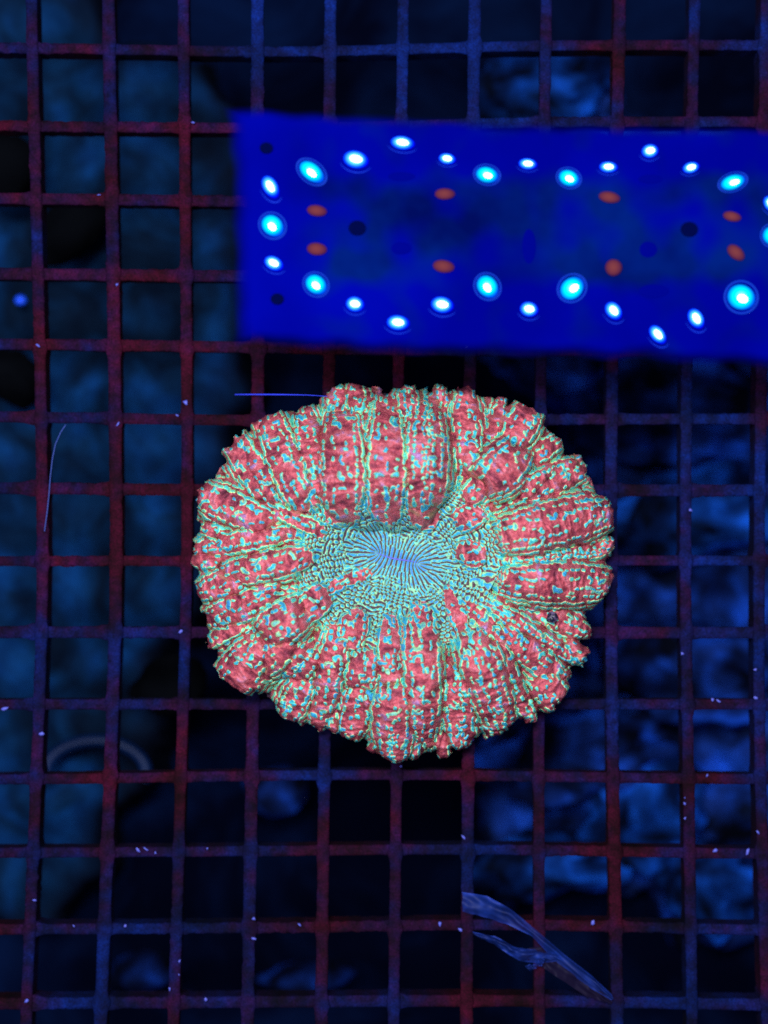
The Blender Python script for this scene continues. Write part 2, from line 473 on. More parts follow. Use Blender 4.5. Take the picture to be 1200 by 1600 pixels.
# lobes: centre px, half length, half width, axis angle in degrees (image, 0 = right, 90 = down), height gain
LOBES = [
    (535, 733, 93, 38, 88, 0.72), (604, 735, 91, 32, 90, 0.68), (665, 722, 94, 36, 92, 0.70), (727, 668, 66, 23, 92, 0.9), (662, 798, 28, 30, 0, 0.5),
    (527, 622, 24, 17, 100, 0.7), (556, 620, 24, 18, 85, 0.7), (637, 624, 26, 18, 90, 0.7), (690, 618, 18, 12, 90, 0.6),
    (488, 714, 80, 23, 80, 0.95), (448, 718, 84, 31, 68, 1.05), (392, 726, 68, 29, 55, 1.0), (365, 792, 66, 30, 22, 1.0), (378, 846, 76, 18, -10, 0.8),
    (420, 882, 80, 23, -12, 1.0), (349, 913, 40, 24, -20, 0.9), (378, 947, 56, 23, -22, 1.0), (448, 966, 44, 36, -35, 1.15), (492, 940, 34, 24, -40, 0.95),
    (350, 990, 40, 15, -28, 0.8), (379, 1046, 62, 40, -50, 1.15), (430, 1018, 42, 30, -45, 1.0), (474, 1034, 32, 25, -60, 0.9), (462, 1090, 38, 25, -65, 0.9),
    (517, 1052, 88, 23, 102, 0.95), (554, 978, 34, 23, 105, 0.9), (568, 1040, 34, 25, 100, 1.0), (556, 1108, 50, 26, 105, 0.95), (613, 1122, 68, 36, 88, 1.2),
    (608, 1008, 58, 19, 92, 0.8), (657, 1045, 108, 32, 88, 1.15), (715, 1106, 64, 26, 82, 0.95), (757, 1056, 88, 37, 72, 1.2), (802, 1066, 82, 16, 66, 0.75),
    (833, 1024, 70, 22, 42, 0.9), (858, 1078, 36, 30, 48, 1.0), (838, 992, 92, 13, 32, 0.7), (890, 975, 40, 16, 25, 0.6), (870, 908, 86, 36, 2, 1.15), (862, 818, 98, 40, -12, 1.25),
    (872, 866, 90, 10, -6, 0.75), (732, 862, 26, 24, 0, 0.85), (864, 748, 54, 25, -22, 1.0), (780, 730, 44, 42, -45, 1.15), (814, 662, 42, 31, -60, 1.0),
    (738, 768, 24, 19, -45, 0.8), (728, 806, 28, 21, -30, 0.75), (853, 704, 28, 14, -35, 0.7), (774, 658, 40, 12, -75, 0.7), (947, 850, 16, 12, 0, 0.6),
    (712, 960, 50, 14, 70, 0.6), (760, 972, 54, 15, 42, 0.65), (545, 905, 40, 13, -25, 0.45), (475, 815, 44, 15, 25, 0.5),
    (585, 1165, 22, 14, 110, 0.7), (645, 1168, 22, 13, 80, 0.7), (690, 1165, 24, 14, 80, 0.7), (770, 1132, 28, 20, 70, 0.8), (525, 1128, 22, 13, 110, 0.7),
    (322, 876, 22, 15, 0, 0.7), (335, 830, 24, 14, 10, 0.7), (905, 1022, 26, 13, 40, 0.7), (935, 905, 22, 18, 5, 0.8), (902, 725, 18, 13, -30, 0.7), (410, 660, 30, 18, 40, 0.8),
]
PX0, PX1, PY0, PY1, ST = 280.0, 985.0, 585.0, 1205.0, 0.9
gx = np.arange(PX0, PX1, ST); gy = np.arange(PY0, PY1, ST)
GX, GY = np.meshgrid(gx, gy)
NYg, NXg = GX.shape
# domain warp so that the lobes are not perfect ovals
WX_ = GX + 5 * perlin(GX / 38, GY / 38, 31) + 2.2 * perlin(GX / 13, GY / 13, 33)
WY_ = GY + 5 * perlin(GX / 38, GY / 38, 32) + 2.2 * perlin(GX / 13, GY / 13, 34)
ang = np.arctan2(GY - CC[1], GX - CC[0]) % (2 * np.pi)
Rth = np.interp(ang, OUT_A, OUT_R)
T = np.hypot(GX - CC[0], GY - CC[1]) / Rth
e = M2 - M1
tt = np.clip(((GX - M1[0]) * e[0] + (GY - M1[1]) * e[1]) / (e @ e), 0, 1)
DM = np.hypot(GX - M1[0] - tt * e[0], GY - M1[1] - tt * e[1])       # distance to the mouth slit


def zg(t):
    return 62 + 70 * sstep(0.16, 0.5, t) - 92 * sstep(0.55, 1.02, t)


ZB = zg(T)
# broad swellings that several lobes share: centre, half axes, angle, height
for cx, cy, ra, rb, an, hh in [(603, 722, 108, 104, 90, 72), (455, 716, 92, 62, 66, 24), (800, 708, 84, 66, -50, 26), (862, 820, 104, 46, -12, 16),
                               (868, 910, 92, 42, 2, 14), (405, 1008, 92, 68, -45, 28), (632, 1078, 118, 64, 90, 24), (760, 1056, 96, 50, 70, 22), (372, 800, 84, 62, 25, 18), (385, 905, 96, 46, -14, 14)]:
    c_, s_ = math.cos(math.radians(an)), math.sin(math.radians(an))
    a_ = (WX_ - cx) * c_ + (WY_ - cy) * s_; b_ = -(WX_ - cx) * s_ + (WY_ - cy) * c_
    rr_ = np.abs(a_ / ra) ** 2.6 + np.abs(b_ / rb) ** 2.6
    ZB = ZB + hh * np.sqrt(np.clip(1 - rr_, 0, 1))
H = np.where(T < 0.46, ZB - 10, -400.0)
ID = np.full(GX.shape, -1, int)
H2 = np.full(GX.shape, -1e3)
RHO = np.full(GX.shape, 2.0)
LA = np.zeros(GX.shape); LB = np.zeros(GX.shape)
for i, (cx, cy, hl, hw, an, gain) in enumerate(LOBES):
    m = 1.5 * hl + 40
    ix0, ix1 = np.searchsorted(gx, [cx - m, cx + m]); iy0, iy1 = np.searchsorted(gy, [cy - m, cy + m])
    sl = (slice(iy0, iy1), slice(ix0, ix1))
    ca, sa = math.cos(math.radians(an)), math.sin(math.radians(an))
    dx = WX_[sl] - cx; dy = WY_[sl] - cy
    a = dx * ca + dy * sa; b = -dx * sa + dy * ca
    rho = (np.abs(a / hl) ** 3.0 + np.abs(b / hw) ** 2.3) ** (1 / 2.5)
    Hm = (0.88 * hw + 10) * gain
    h = ZB[sl] - 8 + Hm * np.where(rho < 0.97, np.sqrt(np.clip(1 - rho ** 2, 0, 1)), 0.243 - 1.9 * (rho - 0.97))
    ok = (rho < 1.0) | ((rho < 1.9) & (T[sl] > 0.46))
    old = H[sl].copy()
    win = ok & (h > old)
    # remember the runner up for seams
    H2[sl] = np.where(win, np.maximum(H2[sl], old), np.where(ok, np.maximum(H2[sl], h), H2[sl]))
    H[sl] = np.where(win, h, old)
    ID[sl] = np.where(win, i, ID[sl])
    RHO[sl] = np.where(win, rho, RHO[sl]); LA[sl] = np.where(win, a, LA[sl]); LB[sl] = np.where(win, b, LB[sl])
seam_d = np.clip(H - H2, 0, 50)
inside = ((ID >= 0) & (RHO < 1.04) & (T < 1.02 + 0.02 * perlin(GX / 12, GY / 12, 37))) | (T < 0.985 + 0.035 * perlin(GX / 17, GY / 17, 36))
inside &= (ID >= 0) | (T < 0.46)
# rounded margin: how many cells each point lies inside the outline
er = inside.copy(); depth_in = np.zeros(GX.shape)
for k in range(16):
    depth_in += er
    n_ = er.copy()
    n_[1:] &= er[:-1]; n_[:-1] &= er[1:]
    if k % 2: n_[:, 1:] &= er[:, :-1]; n_[:, :-1] &= er[:, 1:]
    else:
        n_[:, 1:] &= n_[:, :-1].copy(); n_[:, :-1] &= n_[:, 1:].copy()
    er = n_
mrg = 1 - depth_in / 16.0
H = H - 46 * (1 - np.sqrt(np.clip(1 - mrg ** 2, 0, 1)))
DISC = (ID < 0)

# --- tissue folds: short wrinkles across every lobe
fold = perlin(LA / 11.0 + 7 * ID, LB / 30.0 + 3 * ID, 41) + 0.45 * perlin(LA / 5.5 + 11 * ID, LB / 12.0, 42) + 0.3 * perlin(GX / 7, GY / 7, 43)
H = H - np.where(DISC, 0, 6.0 * np.exp(-np.clip(H - H2, 0, 50) / 3.5) * sstep(-300, 0, H2))
H = H + np.where(DISC, 0, 5.4 * fold * (1 - 0.3 * np.clip(RHO, 0, 1)))
streak = 0.50 + 0.40 * fold + 0.26 * perlin(GX / 26, GY / 26, 44) + 0.14 * perlin(GX / 5, GY / 5, 45)


# --- beads
BEAD = np.zeros(GX.shape); HUE = np.full(GX.shape, 0.4)
BH = np.zeros(GX.shape)
BX = GX + 1.6 * perlin(GX / 6.0, GY / 6.0, 101) + 1.5 * perlin(GX / 14.0, GY / 14.0, 103)
BY = GY + 1.6 * perlin(GX / 6.0, GY / 6.0, 102) + 1.5 * perlin(GX / 14.0, GY / 14.0, 104)


def put(px, py, hl, hw, an, hue, amp, peak=1.0):
    m = hl + hw + 3
    ix0, ix1 = int((px - m - PX0) / ST), int((px + m - PX0) / ST) + 2
    iy0, iy1 = int((py - m - PY0) / ST), int((py + m - PY0) / ST) + 2
    if ix0 < 1 or iy0 < 1 or ix1 >= NXg or iy1 >= NYg: return
    sl = (slice(iy0, iy1), slice(ix0, ix1))
    ca, sa = math.cos(an), math.sin(an)
    dx = BX[sl] - px; dy = BY[sl] - py
    a = np.abs(dx * ca + dy * sa); b = -dx * sa + dy * ca
    d = np.hypot(np.maximum(a - (hl - hw), 0), b) / hw
    f = np.clip(1.25 - d, 0, 1) / 1.0
    f = np.minimum(f * 1.05, 1) * peak
    win = f > BEAD[sl]
    HUE[sl] = np.where(win, hue, HUE[sl])
    BEAD[sl] = np.maximum(BEAD[sl], f)
    BH[sl] = np.maximum(BH[sl], amp * np.sqrt(np.clip(1 - (d / 1.25) ** 2, 0, 1)))


def gid(px, py):
    ix = int((px - PX0) / ST); iy = int((py - PY0) / ST)
    if 0 <= ix < NXg and 0 <= iy < NYg:
        return ID[iy, ix], T[iy, ix], DM[iy, ix], RHO[iy, ix]
    return -9, 9, 999, 9


R = random.Random(5)
# septal rows: lines of small beads along the lobe, crowded towards the valleys
for i, (cx, cy, hl, hw, an, gain) in enumerate(LOBES):
    aa = math.radians(an); ca, sa = math.cos(aa), math.sin(aa)
    step = 8.2 / hw                                  # line spacing near the valley
    rows = []
    q = 1.35
    while q > 0.12:
        rows.append(q)
        q -= step * (1.0 + 1.7 * max(0, 1.05 - q))
    rows = [r for r in rows] + [-r for r in rows] + ([0.0] if hw < 34 or R.random() < .6 else [])
    for q in rows:
        top = max(0.0, 1 - abs(q))                    # 0 valley .. 1 crest
        a = -1.3 * hl + R.uniform(0, 6)
        drop = 0.03 + 0.62 * min(1.0, top / 0.7) ** 1.5
        if top > 0.35 and R.random() < 0.40: drop = 0.15   # some crest rows stay whole
        while a < 1.3 * hl:
            ln = R.uniform(2.8, 5.6) if top < 0.3 else R.uniform(2.6, 4.6)
            wd = R.uniform(1.8, 2.3) if top < 0.15 else R.uniform(1.9, 2.7)
            taper = 1 - 0.30 * min(1.2, abs(a / hl)) ** 2
            b = hw * q * taper + 3.2 * float(perlin(a / 17, i * 1.7 + 2.1 * q, 52)) * (0.5 + top)
            b2 = hw * q * (1 - 0.30 * min(1.2, abs((a + 2) / hl)) ** 2) + 3.2 * float(perlin((a + 2) / 17, i * 1.7 + 2.1 * q, 52)) * (0.5 + top)
            p = (cx + a * ca - b * sa, cy + a * sa + b * ca)
            g = gid(*p)
            if g[0] == i and R.random() > drop:
                hue = (R.uniform(0.0, 0.5) if top < 0.25 else 0.12 + R.betavariate(2, 2.4) * 0.8) if g[1] > 0.42 else R.uniform(0.35, 0.85)
                put(p[0], p[1], ln, wd, aa + math.atan2(b2 - b, 2.0) + R.uniform(-.2, .2) + (R.uniform(-.3, .3) if top > .3 else 0), hue, 2.6 + 1.2 * top)
            a += 2 * ln + (R.uniform(-1.8, 0.8) if top < 0.3 else R.uniform(-0.5, 3.5))
    # loose blotches and curls on the lobe tops
    nb = int(hl * hw * math.pi / 800)
    for _ in range(nb):
        a = R.uniform(-.85, .85) * hl; b = R.uniform(-.6, .6) * hw
        p = (cx + a * ca - b * sa, cy + a * sa + b * ca)
        if gid(*p)[0] != i: continue
        hue = R.uniform(0.42, 0.88); pk = R.choice([1.0, 0.9, 0.8, 0.6, 0.5])
        if R.random() < 0.5:
            put(p[0], p[1], R.uniform(4, 8), R.uniform(2.4, 4.0), aa + math.pi / 2 * R.choice([0, 1, 1]) + R.uniform(-.5, .5), hue, 2.4, pk)
        else:                                                         # a curl of overlapping beads
            r0 = R.uniform(5, 9); s0 = R.uniform(0, 6.28); n = R.randint(2, 4)
            for k in range(n):
                t_ = s0 + k * 0.55
                put(p[0] + r0 * math.cos(t_), p[1] + r0 * math.sin(t_), 3.6, R.uniform(2.2, 3.0), t_ + math.pi / 2, hue, 2.6, pk)
# oral disc: fine septa fanning out of the mouth slit (elliptic coordinates), breaking into rows of beads further out
mid = (M1 + M2) / 2; foc = np.hypot(*e) / 2
zc = ((GX - mid[0]) + 1j * (GY - mid[1])) * np.exp(-1j * math.atan2(e[1], e[0])) / foc
wc = np.arccosh(zc + 1e-9)
MU, NU = np.abs(wc.real), wc.imag * np.sign(wc.real + 1e-12)
wv = 1.1 * perlin(GX / 20, GY / 20, 61) + 0.5 * perlin(GX / 8, GY / 8, 62)
dn = DM + 7 * perlin(GX / 14, GY / 14, 63)
ray = np.where(dn < 17, np.cos(30 * NU + 0.6 * wv), np.where(dn < 36, np.cos(47 * NU + 1.5 * wv), np.cos(68 * NU + 2.6 * wv)))
brk = np.cos(2 * np.pi * DM / 11.0 + 5.0 * perlin(GX / 9, GY / 9, 64))
inner = np.clip(0.42 + 0.54 * ray, 0, 1) * np.where(dn < 14, 1.0, 0.80 + 0.20 * brk)
cph = 2 * np.pi * DM / 7.6 + 3.4 * perlin(GX / 26, GY / 26, 65) + 1.6 * perlin(GX / 11, GY / 11, 66)
rph = np.cos(2 * np.pi * np.hypot(GX - mid[0], GY - mid[1]) * np.arctan2(GY - mid[1], GX - mid[0]) / 13.0 * 0 + 150 * NU * 0.36 + 3.0 * perlin(GX / 12, GY / 12, 67))
outer = np.clip(0.42 + 0.54 * np.cos(cph), 0, 1) * (0.70 + 0.30 * rph)
radial = np.clip(0.5 + 0.5 * np.cos(74 * NU + 3.0 * wv), 0, 1) * (0.78 + 0.22 * brk)
pick = sstep(-0.12, 0.12, perlin(GX / 30, GY / 30, 68) + 0.05)
outer = outer * pick + radial * (1 - pick)
# rounded vesicles on staggered arcs where the stripes break up
ves = np.zeros(GX.shape); c1 = DM / 6.2 + 0.9 * perlin(GX / 20, GY / 20, 81); r1 = np.floor(c1)
sp_ = np.maximum(8, np.round((2 * np.pi * DM + 132) / 9.5))
c2 = NU / (2 * np.pi) * np.round((2 * np.pi * (r1 + .5) * 6.2 + 132) / 8.0) + 0.5 * (r1 % 2) + 0.5 * perlin(GX / 16, GY / 16, 82) + 0.37 * r1
u1 = c1 - r1 - 0.5; u2 = c2 - np.floor(c2) - 0.5
ves = np.clip(1.12 - np.hypot(u1 * 2.1, u2 * 2.1), 0, 1)
vp = sstep(-0.1, 0.05, perlin(GX / 24, GY / 24, 83) + 0.12)
outer = outer * (1 - vp) + ves * vp
k_ = sstep(26, 40, DM - 14 * np.abs(np.cos(NU)) + 16 * perlin(GX / 13, GY / 13, 70))
fine_f = inner * (1 - k_) + outer * k_
zone = np.where(DISC, 1.0, sstep(0.86, 0.94, RHO) * (T < 0.50))
f = np.clip(fine_f, 0, 1) * zone * 0.92
win = f > BEAD
hue_f = np.clip(0.90 - 0.0026 * DM + 0.3 * np.exp(-(DM / 9) ** 2) + 0.35 * perlin(GX / 9, GY / 9, 69), 0.3, 1)
HUE = np.where(win, hue_f, HUE)
BEAD = np.maximum(BEAD, f)
BH = np.maximum(BH, (2.2 + 1.8 * k_) * np.sqrt(np.clip(f, 0, 1)))

H = H + 1.4 * BH
H = np.where(DISC, H + 5.0 * perlin(GX / 24, GY / 24, 71) * sstep(30, 80, DM) - 4 * np.exp(-(DM / 5.0) ** 2), H)
seam = np.where((ID >= 0), np.exp(-((seam_d - 3.5) / 2.2) ** 2) * sstep(-0.1, 0.4, perlin(GX / 18, GY / 18, 77) + 0.1), 0) * 0.35
discf = np.where(DISC, 1.0, sstep(0.95, 1.0, RHO) * 0.4) * (1 - sstep(0.38, 0.52, T))

ZC = 0.007                                     # mean height used to size the coral
Z = 0.0045 + H * S
Z = np.maximum(Z, 0.003)
XW = wx(GX, ZC); YW = wy(GY, ZC)
VV = np.stack([XW, YW, Z], -1).reshape(-1, 3)
idx = np.arange(NYg * NXg).reshape(NYg, NXg)
FQ = np.stack([idx[:-1, :-1], idx[1:, :-1], idx[1:, 1:], idx[:-1, 1:]], -1).reshape(-1, 4)
insf = inside.ravel()
FQ = FQ[insf[FQ].all(1)]
fid = ID.ravel()[FQ[:, 0]]
AT = {"bead": BEAD.ravel(), "hue": HUE.ravel(), "streak": np.clip(streak, 0, 1).ravel(), "disc": discf.ravel(), "seam": seam.ravel()}

coral = tag(empty("fleshy_coral", (wx(620), wy(880), 0)),
            "round fleshy coral of pink red lobes with turquoise beads sitting on the grid", "coral")


def sub_mesh(name, F):
    u, inv = np.unique(F, return_inverse=True)
    V = VV[u].copy(); V[:, 0] -= coral.location[0]; V[:, 1] -= coral.location[1]
    return np_mesh(name, V, inv.reshape(F.shape), True, {k: v[u] for k, v in AT.items()})


disc_o = link("oral_disc", sub_mesh("oral_disc", FQ[fid < 0]), M_coral, coral)
disc_o["label"] = "blue green finely ridged oral disc in the middle"
for i in range(len(LOBES)):
    f = FQ[fid == i]
    if len(f) > 30:
        link("lobe", sub_mesh("lobe", f), M_coral, coral)
# mouth slit
pts = []
for k in range(22):
    t = k / 21
    p = M1 + e * t
    pts.append((wx(p[0], ZC) - coral.location[0], wy(p[1] + 2.0 * math.sin(t * 5), ZC) - coral.location[1], 0.0045 + (zg(0.0) - 12) * S))
mouth = tube("mouth", pts, lambda t: 0.00006 + 0.00016 * math.sin(math.pi * t), M_mouth, 8, disc_o)

# stony skeleton below the flesh
nA = 180
V = []; F = []
rings = [(0.955, 0.0050), (0.93, 0.0035), (0.86, 0.0022), (0.80, 0.0004), (0.0, 0.0004)]
for r, z in rings:
    for k in range(nA):
        a = 2 * math.pi * k / nA
        rr = float(np.interp(a, OUT_A, OUT_R)) * r * (1 + 0.02 * math.sin(k * 1.9) * (r > 0))
        px, py = CC[0] + rr * math.cos(a), CC[1] + rr * math.sin(a)
        V.append((wx(px, ZC) - coral.location[0], wy(py, ZC) - coral.location[1], z))
for j in range(len(rings) - 1):
    for k in range(nA):
        F.append((j * nA + k, j * nA + (k + 1) % nA, (j + 1) * nA + (k + 1) % nA, (j + 1) * nA + k))
link("skeleton", np_mesh("skeleton", V, F), M_skel, coral)

# small dark pellet on the flesh
M_pel, nt, N, L, B = new_mat("dark_pellet")
L.new(ramp(nt, noise(nt, 1200, 3), [(0.45, (0.006, 0.006, 0.02, 1)), (0.72, (0.16, 0.10, 0.22, 1))]), B.inputs["Base Color"])
B.inputs["Roughness"].default_value = 0.4
iy = int((961 - PY0) / ST); ix = int((857 - PX0) / ST)
zpel = float(Z[iy, ix]) + 0.0007
pel = rock("dark_pellet", 857, 961, zpel, 8.5, 8, 8, 0, M_pel, 9, 0.25, 3)
pel.location = (wx(857, ZC), wy(961, ZC), zpel)
tag(pel, "small round dark pellet resting on the coral's lower right flank", "pellet")

# ------------------------------------------------------------------ the lamp's reflection in the water, built as a glowing panel over the grid
ZL = 0.046                                     # top of the board
M_board, nt, N, L, B = new_mat("deep_blue_board")
c = ramp(nt, noise(nt, 30, 3, 0.5), [(0.35, (0.0002, 0.0006, 0.14, 1)), (0.65, (0.0002, 0.0012, 0.21, 1))])
c = mixrgb(nt, attr(nt, "print"), c, ramp(nt, noise(nt, 60, 3, 0.5), [(0.35, (0.0002, 0.002, 0.050, 1)), (0.65, (0.0003, 0.008, 0.105, 1))]))
L.new(c, B.inputs["Base Color"])
B.inputs["Roughness"].default_value = 0.75
B.inputs["Specular IOR Level"].default_value = 0.03
B.inputs["Specular IOR Level"].default_value = 0.0
L.new(attr(nt, "cover"), B.inputs["Alpha"])  # alpha feathered at the rim to imitate the reflection's soft edge


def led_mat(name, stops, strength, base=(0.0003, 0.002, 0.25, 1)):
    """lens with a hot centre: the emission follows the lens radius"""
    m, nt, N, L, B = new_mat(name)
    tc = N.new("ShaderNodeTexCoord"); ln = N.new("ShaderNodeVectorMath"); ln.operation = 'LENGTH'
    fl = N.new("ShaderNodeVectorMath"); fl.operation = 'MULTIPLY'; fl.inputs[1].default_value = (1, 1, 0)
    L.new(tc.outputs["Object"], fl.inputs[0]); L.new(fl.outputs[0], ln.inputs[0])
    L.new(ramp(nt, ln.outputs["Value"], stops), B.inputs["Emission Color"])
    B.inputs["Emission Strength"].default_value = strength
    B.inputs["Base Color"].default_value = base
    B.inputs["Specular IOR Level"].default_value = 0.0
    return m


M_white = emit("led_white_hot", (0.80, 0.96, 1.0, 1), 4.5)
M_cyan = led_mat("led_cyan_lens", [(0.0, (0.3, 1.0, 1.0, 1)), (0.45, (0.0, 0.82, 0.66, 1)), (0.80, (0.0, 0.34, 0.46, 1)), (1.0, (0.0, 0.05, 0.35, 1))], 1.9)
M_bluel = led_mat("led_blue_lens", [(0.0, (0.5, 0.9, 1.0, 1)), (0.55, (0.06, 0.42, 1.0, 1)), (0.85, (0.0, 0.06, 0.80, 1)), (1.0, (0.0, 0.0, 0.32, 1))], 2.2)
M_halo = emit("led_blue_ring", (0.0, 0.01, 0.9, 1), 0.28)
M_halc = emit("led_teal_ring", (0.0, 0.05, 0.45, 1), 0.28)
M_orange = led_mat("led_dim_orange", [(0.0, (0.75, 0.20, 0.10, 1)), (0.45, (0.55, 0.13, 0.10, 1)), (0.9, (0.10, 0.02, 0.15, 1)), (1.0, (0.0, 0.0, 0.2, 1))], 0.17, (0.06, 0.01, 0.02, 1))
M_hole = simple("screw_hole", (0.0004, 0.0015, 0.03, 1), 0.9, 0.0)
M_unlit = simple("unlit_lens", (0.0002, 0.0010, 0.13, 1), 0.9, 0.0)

panel = tag(empty("light_panel", (wx(800, ZL), wy(365, ZL), 0)),
            "flat blue light panel with rows of glowing white and cyan lamps over the grid", "light panel")
PLX, PLY = panel.location[0], panel.location[1]


def P(px, py, z):
    return Vector((wx(px, z) - PLX, wy(py, z) - PLY, z))


def plate_print(px, py):
    """duller print in the middle of the board"""
    v = sstep(440, 540, px) * (1 - sstep(55, 105, np.abs(py - 362 + 12 * perlin(px / 120, py * 0, 15))))
    return np.clip(v * (0.75 + 0.9 * perlin(px / 60, py / 80, 16)) + 0.45 * perlin(px / 45, py / 45, 17) * sstep(420, 520, px), 0, 1)


def board_mesh(z0, z1):
    """thick board: dense top following the measured outline, rounded rim, side wall and back"""
    n, m = 220, 110
    u = np.linspace(0, 1, n) ** 1.3; v = np.linspace(0, 1, m)
    tx = 1300
    V = np.zeros((m, n, 3)); PR = np.zeros((m, n)); CV = np.zeros((m, n))
    for j, vv in enumerate(v):
        xl = 340 + 22 * vv + 3 * math.sin(6 * vv)
        x = xl + (tx - xl) * u
        yt = np.interp(x, [360, 600, 900, 1300], [162, 175, 188, 194]); yb = np.interp(x, [380, 560, 700, 1000, 1200, 1300], [537, 551, 555, 562, 575, 583])
        y = yt + (yb - yt) * vv
        ed = np.minimum(np.minimum(x - xl, y - yt), yb - y)
        z = z1 - 0.0016 * (1 - sstep(0, 13, ed))
        V[j, :, 0] = wx(x, z1) - PLX; V[j, :, 1] = wy(y, z1) - PLY; V[j, :, 2] = z
        PR[j] = plate_print(x, y)
        dl = (x - xl) / 1.7
        CV[j] = sstep(0, 26, np.minimum(np.minimum(dl, y - yt), yb - y) + 7 * perlin(x / 60, y / 60, 18) - 1)
    idx = np.arange(n * m).reshape(m, n)
    F = [np.stack([idx[:-1, :-1], idx[1:, :-1], idx[1:, 1:], idx[:-1, 1:]], -1).reshape(-1, 4)]
    loop = np.concatenate([idx[0, :], idx[1:, -1], idx[-1, -2::-1], idx[-2:0:-1, 0]])
    Vf = V.reshape(-1, 3); k0 = len(Vf)
    low = Vf[loop].copy(); low[:, 2] = z0
    k1 = np.arange(len(loop)); k2 = (k1 + 1) % len(loop)
    F.append(np.stack([loop[k1], loop[k2], k0 + k2, k0 + k1], -1))
    back = Vf.copy(); back[:, 2] = z0
    F.append(F[0][:, ::-1] + k0 + len(loop))
    return np_mesh("board", np.vstack([Vf, low, back]), np.vstack(F), True, {"print": np.concatenate([PR.ravel(), np.zeros(len(loop)), PR.ravel() * 0]), "cover": np.concatenate([CV.ravel(), np.zeros(len(loop)), CV.ravel()])})


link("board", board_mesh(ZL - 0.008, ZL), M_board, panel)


def dome_mesh(name, h=0.6, seg=24, rng=8):
    V = []; F = []
    for j in range(rng):
        ph = (math.pi / 2) * j / rng
        for k in range(seg):
            a = 2 * math.pi * k / seg
            # slightly drawn out on one side, as ripples stretch the mirrored lamps
            r = math.cos(ph) * (1 + 0.16 * max(0, math.cos(a)) ** 2)
            V.append((r * math.cos(a), r * math.sin(a) * 0.97, h * math.sin(ph)))
    V.append((0.02, 0, h))
    for j in range(rng - 1):
        for k in range(seg):
            F.append((j * seg + k, j * seg + (k + 1) % seg, (j + 1) * seg + (k + 1) % seg, (j + 1) * seg + k))
    top = len(V) - 1
    F += [((rng - 1) * seg + k, (rng - 1) * seg + (k + 1) % seg, top, top) for k in range(seg)]
    bm = bmesh.new(); vs = [bm.verts.new(v) for v in V]
    for f in F: bm.faces.new([vs[i] for i in dict.fromkeys(f)])
    return bm_mesh(name, bm)


def ring_mesh(name, a0, a1, rad=1.0, th=0.045):
    V = []; F = []; n = 26; s = 6
    for i in range(n):
        t = a0 + (a1 - a0) * i / (n - 1)
        r2 = th * (0.2 + 0.8 * math.sin(math.pi * i / (n - 1))) if (a1 - a0) < 6.2 else th
        for k in range(s):
            q = 2 * math.pi * k / s
            r = rad + r2 * math.cos(q)
            V.append((r * math.cos(t), r * math.sin(t), r2 * math.sin(q)))
    for i in range(n - 1):
        for k in range(s):
            F.append((i * s + k, i * s + (k + 1) % s, (i + 1) * s + (k + 1) % s, (i + 1) * s + k))
    return np_mesh(name, V, F)


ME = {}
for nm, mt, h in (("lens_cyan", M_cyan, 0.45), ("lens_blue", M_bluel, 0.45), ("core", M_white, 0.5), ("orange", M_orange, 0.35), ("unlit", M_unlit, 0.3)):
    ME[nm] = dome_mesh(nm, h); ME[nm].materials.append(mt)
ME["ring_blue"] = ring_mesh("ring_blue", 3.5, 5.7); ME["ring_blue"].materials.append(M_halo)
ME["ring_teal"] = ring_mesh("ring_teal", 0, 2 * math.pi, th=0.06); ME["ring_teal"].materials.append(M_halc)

LEDS = [  # px, py, kind, half long, half short, tilt of the long axis (image degrees, clockwise from right)
    (422, 291, 'B', 17, 11, 60), (486, 268, 'C', 20, 13, 38), (555, 249, 'B', 18, 13, 12), (628, 223, 'B', 17, 10, 8), (698, 248, 'B', 12, 8, 8),
    (760, 273, 'C', 16, 12, 12), (824, 256, 'B', 13, 8, 6), (888, 278, 'C', 15, 12, 20), (950, 261, 'B', 13, 8, 2), (1015, 236, 'B', 12, 10, -10),
    (1079, 262, 'B', 12, 8, -15), (1144, 285, 'C', 18, 11, -18), (1203, 318, 'B', 12, 9, 60),
    (425, 352, 'C', 17, 15, 40), (427, 411, 'B', 14, 10, 25), (493, 444, 'C', 16, 14, 35), (554, 475, 'B', 13, 11, 10), (621, 504, 'B', 16, 11, 5),
    (690, 476, 'B', 16, 12, 10), (761, 447, 'C', 17, 15, 50), (826, 483, 'B', 13, 11, 10), (893, 451, 'C', 18, 16, -40), (958, 485, 'B', 14, 11, 50),
    (1027, 522, 'B', 15, 10, 50), (1087, 497, 'B', 15, 11, 60), (1157, 464, 'C', 20, 19, 20), (1206, 368, 'C', 14, 14, 0)]
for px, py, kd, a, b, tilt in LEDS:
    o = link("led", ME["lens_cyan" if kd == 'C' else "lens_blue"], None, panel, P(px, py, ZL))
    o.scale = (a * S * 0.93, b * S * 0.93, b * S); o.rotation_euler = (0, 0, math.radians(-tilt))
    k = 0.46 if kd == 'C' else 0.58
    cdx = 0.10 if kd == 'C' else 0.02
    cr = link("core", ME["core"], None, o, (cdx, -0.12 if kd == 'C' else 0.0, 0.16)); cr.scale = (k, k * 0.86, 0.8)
    rg = link("ring", ME["ring_teal" if kd == 'C' else "ring_blue"], None, o, (0.06, 0, 0.02))  # faint outline around the mirrored lamp, built as a glowing ring
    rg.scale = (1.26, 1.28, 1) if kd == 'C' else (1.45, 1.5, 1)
    if kd == 'B': rg.rotation_euler = (0, 0, math.radians(tilt))
